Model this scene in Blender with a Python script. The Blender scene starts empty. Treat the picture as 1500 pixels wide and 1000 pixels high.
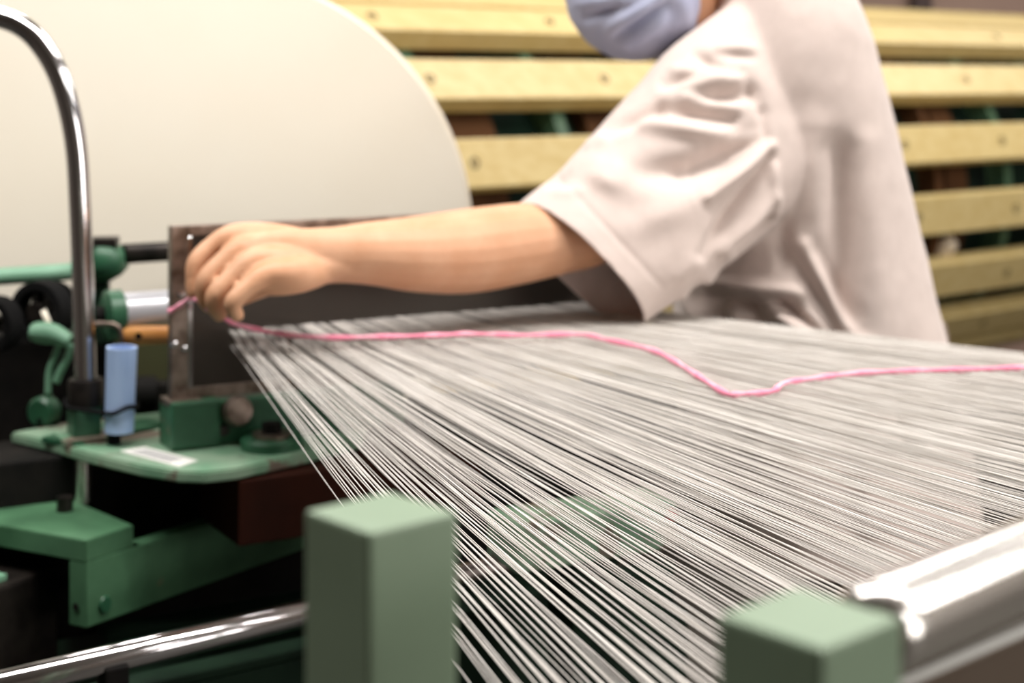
import bpy, bmesh, math, random
import numpy as np
from mathutils import Vector, Matrix, noise

# ------------------------------------------------------------------ camera
F, HZ, H = 2300.0, 120.0, 1.25          # focal length in pixels, horizon row, eye height
scene = bpy.context.scene
COL = scene.collection
cam_d = bpy.data.cameras.new('camera')
cam = bpy.data.objects.new('camera', cam_d)
COL.objects.link(cam)
cam.location = (0, 0, H)
cam.rotation_euler = (math.pi / 2, 0, 0)
cam_d.sensor_width = 36.0
cam_d.lens = F / 1500 * 36
cam_d.shift_y = -(500 - HZ) / 1500
cam_d.clip_start = 0.02
cam_d.dof.use_dof = True
cam_d.dof.focus_distance = 0.95
cam_d.dof.aperture_fstop = 6.0
cam_d.dof.aperture_blades = 7
scene.camera = cam

# ------------------------------------------------------------------ world, lamps, exposure
w = bpy.data.worlds.new('world')
scene.world = w
w.use_nodes = True
w.node_tree.nodes['Background'].inputs[0].default_value = (1.0, 0.93, 0.86, 1)
w.node_tree.nodes['Background'].inputs[1].default_value = 0.25
scene.view_settings.view_transform = 'Standard'
scene.view_settings.look = 'None'
scene.view_settings.gamma = 1
scene.view_settings.use_curve_mapping = False
scene.view_settings.exposure = -0.38


def lamp(name, loc, rot, sx, sy, power, col=(1.0, 0.965, 0.92)):
    d = bpy.data.lights.new(name, 'AREA')
    d.shape = 'RECTANGLE'
    d.size, d.size_y = sx, sy
    d.energy = power
    d.color = col
    o = bpy.data.objects.new(name, d)
    COL.objects.link(o)
    o.location = loc
    o.rotation_euler = rot
    return o


LAMPS = [(-1.5, 1.1), (-0.3, 1.1), (-0.9, 3.4), (3.9, 1.3), (0.9, 1.3), (0.9, 3.4), (2.7, -0.8), (2.7, 1.3), (2.7, 3.4), (2.7, 5.0)]  # first pair, at left, is unseen and added to brighten the cream panel
for lx, ly in LAMPS:
    lamp('tube_light', (lx, ly, 2.86), (0, 0, 0), 1.2, 0.16, 43)
lamp('window_daylight', (4.2, -0.9, 1.65), (math.radians(88), 0, math.radians(64)), 2.4, 1.5, 95, (1.0, 0.96, 0.91))

# ------------------------------------------------------------------ helpers
rnd = random.Random(7)


def lin(c):
    r = []
    for v in c[:3]:
        v = v / 255.0
        r.append(v / 12.92 if v <= 0.04045 else ((v + 0.055) / 1.055) ** 2.4)
    return (r[0], r[1], r[2], 1)


def mat(name, rgb, rough=0.5, metal=0.0, rgb2=None, scale=20.0, lo=0.4, hi=0.65, bump=0.0, bscale=None, stretch=None,
        sss=0.0, wear=None, sheen=0.0):
    m = bpy.data.materials.new(name)
    m.use_nodes = True
    nt = m.node_tree
    b = nt.nodes['Principled BSDF']
    b.inputs['Base Color'].default_value = lin(rgb)
    b.inputs['Roughness'].default_value = rough
    b.inputs['Metallic'].default_value = metal
    if sss:
        b.inputs['Subsurface Weight'].default_value = sss
        b.inputs['Subsurface Radius'].default_value = (0.012, 0.005, 0.003)
    if sheen:
        b.inputs['Sheen Weight'].default_value = sheen
    tc = nt.nodes.new('ShaderNodeTexCoord')
    mp = nt.nodes.new('ShaderNodeMapping')
    nt.links.new(tc.outputs['Object'], mp.inputs[0])
    if stretch:
        mp.inputs['Scale'].default_value = stretch
    if rgb2:
        n = nt.nodes.new('ShaderNodeTexNoise')
        n.inputs['Scale'].default_value = scale
        n.inputs['Detail'].default_value = 6
        nt.links.new(mp.outputs[0], n.inputs['Vector'])
        r = nt.nodes.new('ShaderNodeValToRGB')
        r.color_ramp.elements[0].position = lo
        r.color_ramp.elements[1].position = hi
        r.color_ramp.elements[0].color = lin(rgb)
        r.color_ramp.elements[1].color = lin(rgb2)
        nt.links.new(n.outputs[0], r.inputs[0])
        last = r.outputs[0]
        if wear:
            n2 = nt.nodes.new('ShaderNodeTexNoise')
            n2.inputs['Scale'].default_value = wear[1]
            n2.inputs['Detail'].default_value = 8
            nt.links.new(mp.outputs[0], n2.inputs['Vector'])
            r2 = nt.nodes.new('ShaderNodeValToRGB')
            r2.color_ramp.elements[0].position = wear[2]
            r2.color_ramp.elements[1].position = wear[2] + 0.05
            nt.links.new(n2.outputs[0], r2.inputs[0])
            mx = nt.nodes.new('ShaderNodeMix')
            mx.data_type = 'RGBA'
            nt.links.new(r2.outputs[0], mx.inputs[0])
            nt.links.new(last, mx.inputs[6])
            mx.inputs[7].default_value = lin(wear[0])
            last = mx.outputs[2]
        nt.links.new(last, b.inputs['Base Color'])
    if bump:
        n = nt.nodes.new('ShaderNodeTexNoise')
        n.inputs['Scale'].default_value = bscale or scale
        n.inputs['Detail'].default_value = 4
        nt.links.new(mp.outputs[0], n.inputs['Vector'])
        bp = nt.nodes.new('ShaderNodeBump')
        bp.inputs['Strength'].default_value = bump
        bp.inputs['Distance'].default_value = 0.002
        nt.links.new(n.outputs[0], bp.inputs['Height'])
        nt.links.new(bp.outputs[0], b.inputs['Normal'])
    return m


M = dict(
    chrome=mat('chrome', (205, 203, 206), 0.12, 1.0),
    roller=mat('roller_steel', (228, 224, 220), 0.24, 1.0),
    steel=mat('worn_steel', (150, 135, 125), 0.42, 0.9, (105, 90, 80), 60),
    reedsteel=mat('reed_steel', (92, 84, 78), 0.45, 0.7),
    darksteel=mat('dark_steel', (60, 54, 50), 0.4, 0.7, (38, 34, 32), 40),
    sage=mat('sage_paint', (134, 154, 130), 0.45, 0, (126, 146, 122), 14, bump=0.08, bscale=40),
    green=mat('machine_green', (48, 98, 70), 0.4, 0, (36, 80, 56), 18, bump=0.1, bscale=60, wear=((120, 105, 90), 30, 0.66)),
    greenpale=mat('worn_pale_green', (142, 168, 144), 0.5, 0, (96, 142, 112), 16, bump=0.12, bscale=50, wear=((110, 98, 86), 22, 0.56)),
    railgreen=mat('rail_green', (128, 172, 146), 0.45, 0, (104, 150, 122), 20, bump=0.1, bscale=50),
    bracket=mat('bracket_green', (74, 116, 84), 0.5, 0, (56, 94, 66), 16, bump=0.1, bscale=60, wear=((110, 110, 84), 26, 0.66)),
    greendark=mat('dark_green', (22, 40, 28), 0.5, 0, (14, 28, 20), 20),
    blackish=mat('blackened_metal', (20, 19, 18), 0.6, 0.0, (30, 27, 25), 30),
    rubber=mat('black_rubber', (16, 16, 17), 0.5),
    brownpanel=mat('brown_panel', (48, 19, 9), 0.6, 0, (38, 15, 7), 14),
    cream=mat('cream_board', (250, 242, 226), 0.55, 0, (248, 238, 220), 3.0),
    creamrim=mat('cream_rim', (222, 206, 184), 0.5),
    yellow=mat('yellow_wood', (198, 177, 124), 0.5, 0, (188, 164, 108), 4, stretch=(1, 12, 12), bump=0.05, bscale=30),
    bolthole=mat('bolt', (110, 96, 62), 0.5, 0.3),
    drumcore=mat('drum_core_green', (22, 42, 32), 0.5, 0, (14, 22, 18), 9),
    rib=mat('drum_rib_green', (74, 104, 78), 0.5, 0, (48, 76, 58), 12),
    ribbrown=mat('drum_brown_board', (84, 56, 34), 0.6, 0, (66, 42, 26), 8),
    skin=mat('skin', (214, 164, 130), 0.5, 0, (206, 152, 116), 22, bump=0.15, bscale=160, sss=0.06),
    shirt=mat('shirt_cotton', (211, 195, 188), 0.9, 0, (206, 190, 183), 60, bump=0.12, bscale=600, sheen=0.15),
    mask=mat('mask_fabric', (176, 180, 204), 0.85, 0, (164, 169, 196), 26, bump=0.1, bscale=300),
    hair=mat('black_hair', (22, 18, 17), 0.45),
    trousers=mat('taupe_trousers', (120, 104, 92), 0.9),
    shoe=mat('shoe', (50, 48, 48), 0.6),
    eye=mat('eye_white', (235, 230, 225), 0.2),
    yarn=mat('yarn_white', (228, 223, 218), 0.85, 0, (216, 210, 204), 30),
    yarn2=mat('yarn_grey', (206, 200, 196), 0.85),
    pink=mat('pink_cord', (238, 140, 168), 0.7, 0, (248, 176, 196), 38, 0.45, 0.6),
    blue=mat('blue_sleeve', (166, 190, 230), 0.5, 0, (150, 178, 224), 40, stretch=(1, 1, 0.2)),
    wood=mat('orange_wood', (212, 150, 82), 0.45, 0, (176, 112, 54), 24, stretch=(1, 6, 6)),
    paper=mat('paper', (236, 234, 230), 0.7),
    ink=mat('grey_ink', (150, 150, 156), 0.8),
    floor=mat('floor_concrete', (70, 66, 60), 0.7, 0, (56, 54, 50), 3),
    wall=mat('mauve_wall', (158, 132, 118), 0.8, 0, (148, 122, 110), 2),
    wallside=mat('side_wall', (104, 96, 88), 0.8, 0, (96, 88, 80), 2),
    ceiling=mat('ceiling_paint', (170, 164, 156), 0.9),
    trim=mat('dark_trim', (66, 46, 42), 0.6),
    red=mat('red_button', (214, 60, 70), 0.4),
    teal=mat('teal_button', (40, 160, 120), 0.4),
    beam=mat('beam_steel', (112, 98, 86), 0.4, 0.6, (92, 78, 68), 12),
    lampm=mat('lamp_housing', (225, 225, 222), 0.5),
)


for k_ in ('brownpanel', 'blackish', 'greendark', 'rubber', 'drumcore', 'ribbrown'):
    M[k_].node_tree.nodes['Principled BSDF'].inputs['Specular IOR Level'].default_value = 0.12
    M[k_].node_tree.nodes['Principled BSDF'].inputs['Roughness'].default_value = 0.75


def P(px, py, Y):
    return Vector(((px - 750) * Y / F, Y, H - (py - HZ) * Y / F))


def plane_pt(px, py, dz):
    return P(px, py, dz * F / (py - HZ))


def proj(p):
    return 750 + F * p[0] / p[1], HZ + F * (H - p[2]) / p[1]


def link(o, parent=None):
    COL.objects.link(o)
    if parent is not None:
        o.parent = parent
        o.matrix_parent_inverse = Matrix.Translation(-parent_world(parent))
    return o


def parent_world(o):
    v = Vector(o.location)
    while o.parent is not None:
        o = o.parent
    return v if o.type != 'EMPTY' else Vector(o.location)


def mesh_obj(name, verts, faces, m, parent=None, smooth=False):
    """all coordinates are world coordinates; parents are unrotated empties or identity meshes"""
    me = bpy.data.meshes.new(name)
    me.from_pydata([tuple(v) for v in verts], [], faces)
    me.update()
    me.materials.append(m)
    if smooth:
        me.shade_smooth()
    o = bpy.data.objects.new(name, me)
    COL.objects.link(o)
    if parent is not None:
        o.parent = parent
        if parent.type == 'EMPTY':
            o.location = -Vector(parent.location)
    return o


def from_bm(name, bm, m, parent=None, smooth=False):
    bmesh.ops.recalc_face_normals(bm, faces=bm.faces)
    me = bpy.data.meshes.new(name)
    bm.to_mesh(me)
    bm.free()
    me.materials.append(m)
    if smooth:
        me.shade_smooth()
    o = bpy.data.objects.new(name, me)
    COL.objects.link(o)
    if parent is not None:
        o.parent = parent
        if parent.type == 'EMPTY':
            o.location = -Vector(parent.location)
    return o


def tag(o, label=None, cat=None, group=None, kind=None):
    if label:
        o['label'] = label
    if cat:
        o['category'] = cat
    if group:
        o['group'] = group
    if kind:
        o['kind'] = kind
    return o


def empty(name, loc, label, cat, group=None):
    o = bpy.data.objects.new(name, None)
    o.empty_display_size = 0.05
    COL.objects.link(o)
    o.location = loc
    return tag(o, label, cat, group)


def bm_box(bm, c, size, rz=0.0, bevel=0.0, rot=None):
    R = rot if rot is not None else Matrix.Rotation(rz, 4, 'Z')
    mt = Matrix.Translation(Vector(c)) @ R @ Matrix.Diagonal((size[0], size[1], size[2], 1))
    t = bmesh.new()
    bmesh.ops.create_cube(t, size=1.0, matrix=mt)
    if bevel:
        bmesh.ops.bevel(t, geom=list(t.edges), offset=bevel, segments=2, affect='EDGES', profile=0.6)
    add_bm(bm, t)


def add_bm(bm, t):
    me = bpy.data.meshes.new('tmp')
    t.to_mesh(me)
    t.free()
    bm.from_mesh(me)
    bpy.data.meshes.remove(me)


def box(name, c, size, m, parent=None, rz=0.0, bevel=0.002, rot=None):
    bm = bmesh.new()
    bm_box(bm, c, size, rz, bevel, rot)
    return from_bm(name, bm, m, parent)


def prism(name, top, thick, m, parent=None, bevel=0.0, holes=None):
    """top: list of world points of a horizontal polygon, extruded down by thick"""
    bm = bmesh.new()
    vs = [bm.verts.new(p) for p in top]
    f = bm.faces.new(vs)
    r = bmesh.ops.extrude_face_region(bm, geom=[f])
    for g in r['geom']:
        if isinstance(g, bmesh.types.BMVert):
            g.co.z -= thick
    if bevel:
        bmesh.ops.bevel(bm, geom=list(bm.edges), offset=bevel, segments=2, affect='EDGES')
    return from_bm(name, bm, m, parent)


def spline(pts, n):
    """Catmull-Rom through pts (tuples of any length), n samples per span"""
    A = [np.array(p, float) for p in pts]
    A = [2 * A[0] - A[1]] + A + [2 * A[-1] - A[-2]]
    out = []
    for i in range(1, len(A) - 2):
        p0, p1, p2, p3 = A[i - 1:i + 3]
        for k in range(n):
            t = k / n
            out.append(0.5 * (2 * p1 + (p2 - p0) * t + (2 * p0 - 5 * p1 + 4 * p2 - p3) * t * t + (3 * p1 - p0 - 3 * p2 + p3) * t ** 3))
    out.append(A[-2])
    return out


def tube_data(path, radii, segs=12, up=(0, 0, 1), cap=True, power=2.0):
    """elliptic tube; radii: float or (side, up) per point"""
    path = [Vector(p[:3]) for p in path]
    n = len(path)
    if not isinstance(radii, (list, tuple)) or (len(radii) != n):
        radii = [radii] * n
    verts, faces = [], []
    prev = None
    for i, p in enumerate(path):
        t = (path[min(i + 1, n - 1)] - path[max(i - 1, 0)]).normalized()
        u = Vector(up) if prev is None else prev
        s = t.cross(u)
        if s.length < 1e-4:
            s = t.cross(Vector((1, 0.3, 0)))
        s.normalize()
        u = s.cross(t).normalized()
        prev = u
        r = radii[i]
        a, b = (r, r) if not isinstance(r, (list, tuple, np.ndarray)) else r
        for k in range(segs):
            th = 2 * math.pi * k / segs
            c, d = math.cos(th), math.sin(th)
            if power != 2.0:
                c = math.copysign(abs(c) ** (2 / power), c)
                d = math.copysign(abs(d) ** (2 / power), d)
            verts.append(p + s * (a * c) + u * (b * d))
    for i in range(n - 1):
        for k in range(segs):
            k2 = (k + 1) % segs
            faces.append((i * segs + k, i * segs + k2, (i + 1) * segs + k2, (i + 1) * segs + k))
    if cap:
        faces.append(tuple(range(segs - 1, -1, -1)))
        faces.append(tuple((n - 1) * segs + k for k in range(segs)))
    return verts, faces


def tube(name, path, radii, m, parent=None, segs=12, cap=True, smooth=True, up=(0, 0, 1)):
    v, f = tube_data(path, radii, segs, up, cap)
    o = mesh_obj(name, v, f, m, parent, smooth)
    if cap and smooth:
        me = o.data
        me.polygons[-1].use_smooth = False
        me.polygons[-2].use_smooth = False
    return o


def lathe(name, base, axis, prof, m, parent=None, segs=32, smooth=True):
    """prof: (distance along axis, radius)"""
    ax = Vector(axis).normalized()
    s = ax.cross(Vector((0, 0, 1)))
    if s.length < 1e-3:
        s = Vector((1, 0, 0))
    s.normalize()
    u = s.cross(ax)
    verts, faces = [], []
    for (d, r) in prof:
        for k in range(segs):
            th = 2 * math.pi * k / segs
            verts.append(Vector(base) + ax * d + (s * math.cos(th) + u * math.sin(th)) * max(r, 1e-5))
    n = len(prof)
    for i in range(n - 1):
        for k in range(segs):
            k2 = (k + 1) % segs
            faces.append((i * segs + k, i * segs + k2, (i + 1) * segs + k2, (i + 1) * segs + k))
    bm = bmesh.new()
    bv = [bm.verts.new(v) for v in verts]
    for f in faces:
        bm.faces.new([bv[i] for i in f])
    bmesh.ops.remove_doubles(bm, verts=bm.verts, dist=2e-5)
    bmesh.ops.recalc_face_normals(bm, faces=bm.faces)
    bmesh.ops.holes_fill(bm, edges=[e for e in bm.edges if e.is_boundary], sides=200)
    for e in bm.edges:
        if len(e.link_faces) == 2 and e.calc_face_angle(0) > math.radians(35):
            e.smooth = False
    return from_bm(name, bm, m, parent, smooth)


# machine frame: the reed line runs along D, NN points from it towards the viewer
SHEET = 0.264
R0 = plane_pt(335, 500, SHEET)
R1 = plane_pt(870, 455, SHEET)
D = Vector((R1.x - R0.x, R1.y - R0.y, 0)).normalized()
NN = Vector((D.y, -D.x, 0))
TH = math.atan2(D.y, D.x)


def MP(u, v, dz):
    return Vector((R0.x, R0.y, H + dz)) + D * u + NN * v


TABLE = 0.364

# ------------------------------------------------------------------ the room
def plane(name, pts, m, thick, nrm):
    n = Vector(nrm) * thick
    v = [Vector(p) for p in pts] + [Vector(p) - n for p in pts]
    f = [(0, 1, 2, 3), (7, 6, 5, 4), (0, 4, 5, 1), (1, 5, 6, 2), (2, 6, 7, 3), (3, 7, 4, 0)]
    bm = bmesh.new()
    bv = [bm.verts.new(p) for p in v]
    for q in f:
        bm.faces.new([bv[i] for i in q])
    o = from_bm(name, bm, m)
    o['kind'] = 'structure'
    return o


X0, X1, Y0, Y1, ZC = -3.2, 4.6, -2.6, 6.6, 3.0
plane('floor', [(X0, Y0, 0), (X1, Y0, 0), (X1, Y1, 0), (X0, Y1, 0)], M['floor'], 0.1, (0, 0, 1))
plane('ceiling', [(X0, Y0, ZC), (X1, Y0, ZC), (X1, Y1, ZC), (X0, Y1, ZC)], M['ceiling'], 0.1, (0, 0, -1))
plane('wall_back', [(X0, Y1, 0), (X1, Y1, 0), (X1, Y1, ZC), (X0, Y1, ZC)], M['wall'], 0.1, (0, -1, 0))
plane('wall_left', [(X0, Y0, 0), (X0, Y1, 0), (X0, Y1, ZC), (X0, Y0, ZC)], M['wallside'], 0.1, (1, 0, 0))
plane('wall_right', [(X1, Y0, 0), (X1, Y1, 0), (X1, Y1, ZC), (X1, Y0, ZC)], M['wallside'], 0.1, (-1, 0, 0))
plane('wall_front', [(X0, Y0, 0), (X1, Y0, 0), (X1, Y0, ZC), (X0, Y0, ZC)], M['wallside'], 0.1, (0, 1, 0))
t = P(1350, 20, 6.57)
o = box('trim_1', (t.x, 6.57, 1.5), (0.075, 0.06, 3.0), M['trim'], bevel=0.004)
o['kind'] = 'structure'
t = P(600, 0, 6.57)
o = box('trim_2', (t.x - 0.1, 6.57, 1.5), (0.9, 0.05, 3.0), M['trim'], bevel=0.004)
o['kind'] = 'structure'
for i, (lx, ly) in enumerate(LAMPS):
    o = box('ceiling_light', (lx, ly, 2.935), (1.3, 0.24, 0.12), M['lampm'], bevel=0.01)
    tag(o, 'white fluorescent lamp housing mounted on the ceiling', 'lamp', 'ceiling lamps')  # the added pair at left gets housings too

# ------------------------------------------------------------------ yellow warping drum
AX = Vector((math.cos(math.radians(40)), math.sin(math.radians(40)), 0))
NR = Vector((math.sin(math.radians(40)), -math.cos(math.radians(40)), 0))
DR = 0.509
front = P(680, 355, 2.9)
DC = front - NR * DR                    # a point of the drum axis
S0, S1 = -0.42, 2.9
drum = empty('warping_drum', (DC + AX * (S0 + S1) / 2) * 1.0, 'large drum of yellow wooden slats behind the person in the shirt', 'drum')
drum.location.z = 0
bolt_s = {0: [], 1: [], 2: [], 3: [], 4: [], 5: []}


def drum_pt(th, r, s):
    return DC + AX * s + NR * (math.cos(th) * r) + Vector((0, 0, math.sin(th) * r))


def s_for_px(th, r, px):
    lo, hi = S0, S1
    for _ in range(40):
        mid = (lo + hi) / 2
        if proj(drum_pt(th, r, mid))[0] < px:
            lo = mid
        else:
            hi = mid
    return lo


BOLTS = {3: [545, 805, 1460], 2: [630, 885, 1415], 1: [695, 1325, 1468], 0: [780, 1345, 1488], -1: [900, 1475], -2: [1000, 1440]}
for k in range(18):
    kk = ((k + 9) % 18) - 9
    th = math.radians(-3.5 + 20 * kk) if kk != 4 else math.radians(69)
    rot = Matrix((
        (AX.x, NR.x * math.cos(th), -NR.x * math.sin(th), 0),
        (AX.y, NR.y * math.cos(th), -NR.y * math.sin(th), 0),
        (0, math.sin(th), math.cos(th), 0),
        (0, 0, 0, 1)))
    sl = box('slat', drum_pt(th, DR - 0.0235, (S0 + S1) / 2), (S1 - S0, 0.047, 0.096), M['yellow'], drum, bevel=0.004, rot=rot)
    if kk in BOLTS:
        for px in BOLTS[kk]:
            s = s_for_px(th, DR, px)
            nrm = NR * math.cos(th) + Vector((0, 0, math.sin(th)))
            b = lathe('bolt', drum_pt(th, DR - 0.002, s), nrm, [(0, 0), (0, 0.0115), (0.004, 0.0115), (0.0045, 0.007), (0.001, 0.006), (0.001, 0)],
                      M['bolthole'], drum, 12)
            b.parent = sl
            b.location = (0, 0, 0)
lathe('core', DC + AX * (S0 + 0.02), AX, [(0, 0), (0, 0.40), (S1 - S0 - 0.04, 0.40), (S1 - S0 - 0.04, 0)], M['drumcore'], drum, 48)
for k in range(11):
    s = S0 + 0.12 + k * (S1 - S0 - 0.24) / 10
    lathe('hoop', DC + AX * s, AX, [(0, 0.39), (0, 0.458), (0.03, 0.458), (0.03, 0.39)], M['rib'] if k % 3 else M['ribbrown'], drum, 48)
for k, (s, wd) in enumerate([(0.05, 0.12), (0.42, 0.10), (1.02, 0.07), (1.62, 0.09)]):
    lathe('brown_hoop', DC + AX * s, AX, [(0, 0.39), (0, 0.44), (wd, 0.44), (wd, 0.39)], M['ribbrown'], drum, 48)
lathe('shaft', DC + AX * (S0 - 0.15), AX, [(0, 0), (0, 0.03), (S1 - S0 + 0.3, 0.03), (S1 - S0 + 0.3, 0)], M['darksteel'], drum, 20)
th = math.radians(-3.5 - 20 * 0.72)
pg = drum_pt(th, 0.44, s_for_px(th, 0.44, 1374))
lathe('peg', pg, NR * 0.5 + Vector((0, 0, 0.35)), [(0, 0), (0, 0.028), (0.03, 0.028), (0.05, 0.02), (0.06, 0)], M['creamrim'], drum, 18)['label'] = 'round beige wooden peg'
for s, lab in ((S0 - 0.1, 'green stand carrying the left shaft end of the slatted drum'), (S1 + 0.1, 'green stand carrying the far right shaft end of the slatted drum')):
    c = DC + AX * s
    st = empty('drum_stand', (c.x, c.y, 0), lab, 'stand', 'drum stands')
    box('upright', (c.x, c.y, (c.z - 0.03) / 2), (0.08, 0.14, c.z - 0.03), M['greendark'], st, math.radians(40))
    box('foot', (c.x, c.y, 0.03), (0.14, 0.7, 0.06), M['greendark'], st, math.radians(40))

# ------------------------------------------------------------------ big cream disc
DY = 1.98
dc = P(300, 350, DY)
dr = 393 * DY / F
panel = empty('guard_panel', (dc.x, DY, 0), 'huge smooth cream panel with a rounded end, behind the green machine', 'panel')


def round_panel(name, r, y0, y1, m, bevel):
    pts = [Vector((dc.x + r * math.sin(a), y0, dc.z + r * math.cos(a))) for a in [math.pi * k / 72 for k in range(73)]]
    pts += [Vector((dc.x - 0.75, y0, dc.z - r)), Vector((dc.x - 0.75, y0, dc.z + r))]
    bm = bmesh.new()
    f = bm.faces.new([bm.verts.new(p) for p in pts])
    g = bmesh.ops.extrude_face_region(bm, geom=[f])
    bmesh.ops.translate(bm, verts=[q for q in g['geom'] if isinstance(q, bmesh.types.BMVert)], vec=(0, y1 - y0, 0))
    if bevel:
        ed = [e for e in bm.edges if abs(e.verts[0].co.y - y0) < 1e-6 and abs(e.verts[1].co.y - y0) < 1e-6]
        bmesh.ops.bevel(bm, geom=ed, offset=bevel, segments=3, affect='EDGES')
    return from_bm(name, bm, m, panel)


round_panel('face_plate', dr, DY, DY + 0.018, M['cream'], 0.004)
round_panel('rim', dr - 0.012, DY + 0.018, DY + 0.05, M['creamrim'], 0)
for dx in (-0.55, 0.05):
    box('support', (dc.x + dx, DY + 0.09, (dc.z - 0.05) / 2), (0.08, 0.08, dc.z - 0.05), M['greendark'], panel)

# ------------------------------------------------------------------ machine body under the table
mb = empty('machine_bed', (MP(0, 0, 0).x, MP(0, 0, 0).y, 0), 'dark green machine bed under the worn green table at left', 'machine')


def mbox(name, u0, u1, v0, v1, z0, z1, m, parent, bevel=0.003):
    c = MP((u0 + u1) / 2, (v0 + v1) / 2, 0)
    return box(name, (c.x, c.y, H + (z0 + z1) / 2), (u1 - u0, v1 - v0, z1 - z0), m, parent, TH, bevel)


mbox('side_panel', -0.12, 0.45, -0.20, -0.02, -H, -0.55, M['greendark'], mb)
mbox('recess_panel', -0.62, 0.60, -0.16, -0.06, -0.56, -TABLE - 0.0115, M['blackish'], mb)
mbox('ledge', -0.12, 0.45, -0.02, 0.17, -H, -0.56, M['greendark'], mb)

# dark housing behind the levers, in front of the cream disc
hs = box('gear_housing', P(60, 640, 1.86) + Vector((0, 0, -0.03)), (0.42, 0.10, 0.32), M['blackish'], None, 0.12, 0.01)
tag(hs, 'black gear housing behind the blue tube and levers', 'housing')
hs2 = box('housing_cover', P(235, 560, 1.80), (0.10, 0.03, 0.15), mat('olive_metal', (62, 62, 34), 0.6), hs, 0.12, 0.004)

# brown box
pa = P(338, 725, 1.60)
bb = box('brown_box', MP(0.10, 0.055, -0.408) + Vector((0, 0, 0)), (0.26, 0.12, 0.062), M['brownpanel'], None, TH, 0.002)
tag(bb, 'dark reddish brown box tucked under the green table', 'box')

# ------------------------------------------------------------------ green table
tb = empty('machine_table', (MP(0, 0, 0).x, MP(0, 0, 0).y, H - TABLE), 'worn pale green table plate holding the reed and chrome pipe', 'table')
poly = [(15, 633), (72, 646), (130, 663), (205, 681), (262, 690), (300, 691), (345, 686), (440, 665), (530, 641), (545, 598), (300, 596), (100, 617)]
prism('table_top', [plane_pt(x, y, TABLE) for x, y in poly][::-1], 0.011, M['greenpale'], tb, 0.002)
lp = [(15, 633), (100, 617), (215, 608), (130, 640), (80, 648)]
prism('raised_pad', [plane_pt(x, y, TABLE - 0.004) for x, y in [(60, 640), (110, 648), (150, 640), (250, 618), (215, 612), (105, 627)]][::-1], 0.006, M['green'], tb, 0.001)
p1 = plane_pt(122, 652, TABLE)
lathe('pin', (p1.x + 0.0, p1.y, H - TABLE - 0.012), (0, 0, -1), [(0, 0), (0, 0.0085), (0.045, 0.0085), (0.045, 0)], M['roller'], tb, 14)
# paper notice lying on the table
pl = [plane_pt(x, y, TABLE - 0.0006) for x, y in [(176, 660), (212, 654), (290, 674), (262, 683)]]
pp = prism('paper_strip', pl[::-1], 0.0006, M['paper'])
tag(pp, 'white paper strip lying on the green table edge', 'paper')
for j in range(3):
    t0 = 0.25 + j * 0.22
    a, b = pl[0].lerp(pl[1], t0), pl[3].lerp(pl[2], t0)
    q = [a.lerp(b, 0.12), a.lerp(b, 0.8)]
    wv = (pl[1] - pl[0]).normalized() * 0.0012
    prism('printed_line', [q[0] - wv, q[1] - wv, q[1] + wv, q[0] + wv][::-1], 0.0003, M['ink'], pp).location.z = 0.0004

# ------------------------------------------------------------------ reed and its green holder
UL, UR = -0.053, 0.47
ZT, ZB = -0.1435, -0.318
rc = MP(UL, 0, ZB)
reed = empty('reed', rc, 'dark steel reed comb with riveted frame, standing across the yarns', 'reed')
mbox('end_bar', UL - 0.0085, UL + 0.0085, -0.006, 0.006, ZB, ZT, M['steel'], reed, 0.001)
mbox('end_bar', UR - 0.0085, UR + 0.0085, -0.006, 0.006, ZB, ZT, M['steel'], reed, 0.001)
mbox('top_rail', UL + 0.0085, UR - 0.0085, -0.006, 0.006, ZT - 0.011, ZT, M['steel'], reed, 0.001)
mbox('bottom_rail', UL + 0.0085, UR - 0.0085, -0.006, 0.006, ZB, ZB + 0.012, M['steel'], reed, 0.001)
mbox('inner_strip', UL + 0.0085, UL + 0.013, -0.004, 0.0065, ZB + 0.012, ZT - 0.011, M['chrome'], reed, 0.0006)
vs, fs = [], []
u = UL + 0.0145
while u < UR - 0.009:
    c0 = MP(u, -0.005, 0)
    for sv in (-0.005, 0.005):
        for su in (-0.00035, 0.00035):
            for z in (ZB + 0.011, ZT - 0.010):
                q = MP(u + su, sv, z)
                vs.append(q)
    b = len(vs) - 8
    fs += [(b, b + 1, b + 3, b + 2), (b + 4, b + 6, b + 7, b + 5), (b, b + 4, b + 5, b + 1), (b + 2, b + 3, b + 7, b + 6)]
    u += 0.00165
tag(mesh_obj('dents', vs, fs, M['reedsteel'], reed), kind='stuff')
for (px, py) in [(263, 430), (259, 503), (268, 511)]:
    c = P(px, py, MP(UL, 0.006, 0).y)
    lathe('rivet', MP(UL + (0.001 if py < 500 else (-0.006 if px < 262 else 0.004)), 0.006, c.z - H), NN, [(0, 0), (0, 0.004), (0.002, 0.0035), (0.003, 0)], M['chrome'], reed, 12)

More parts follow.
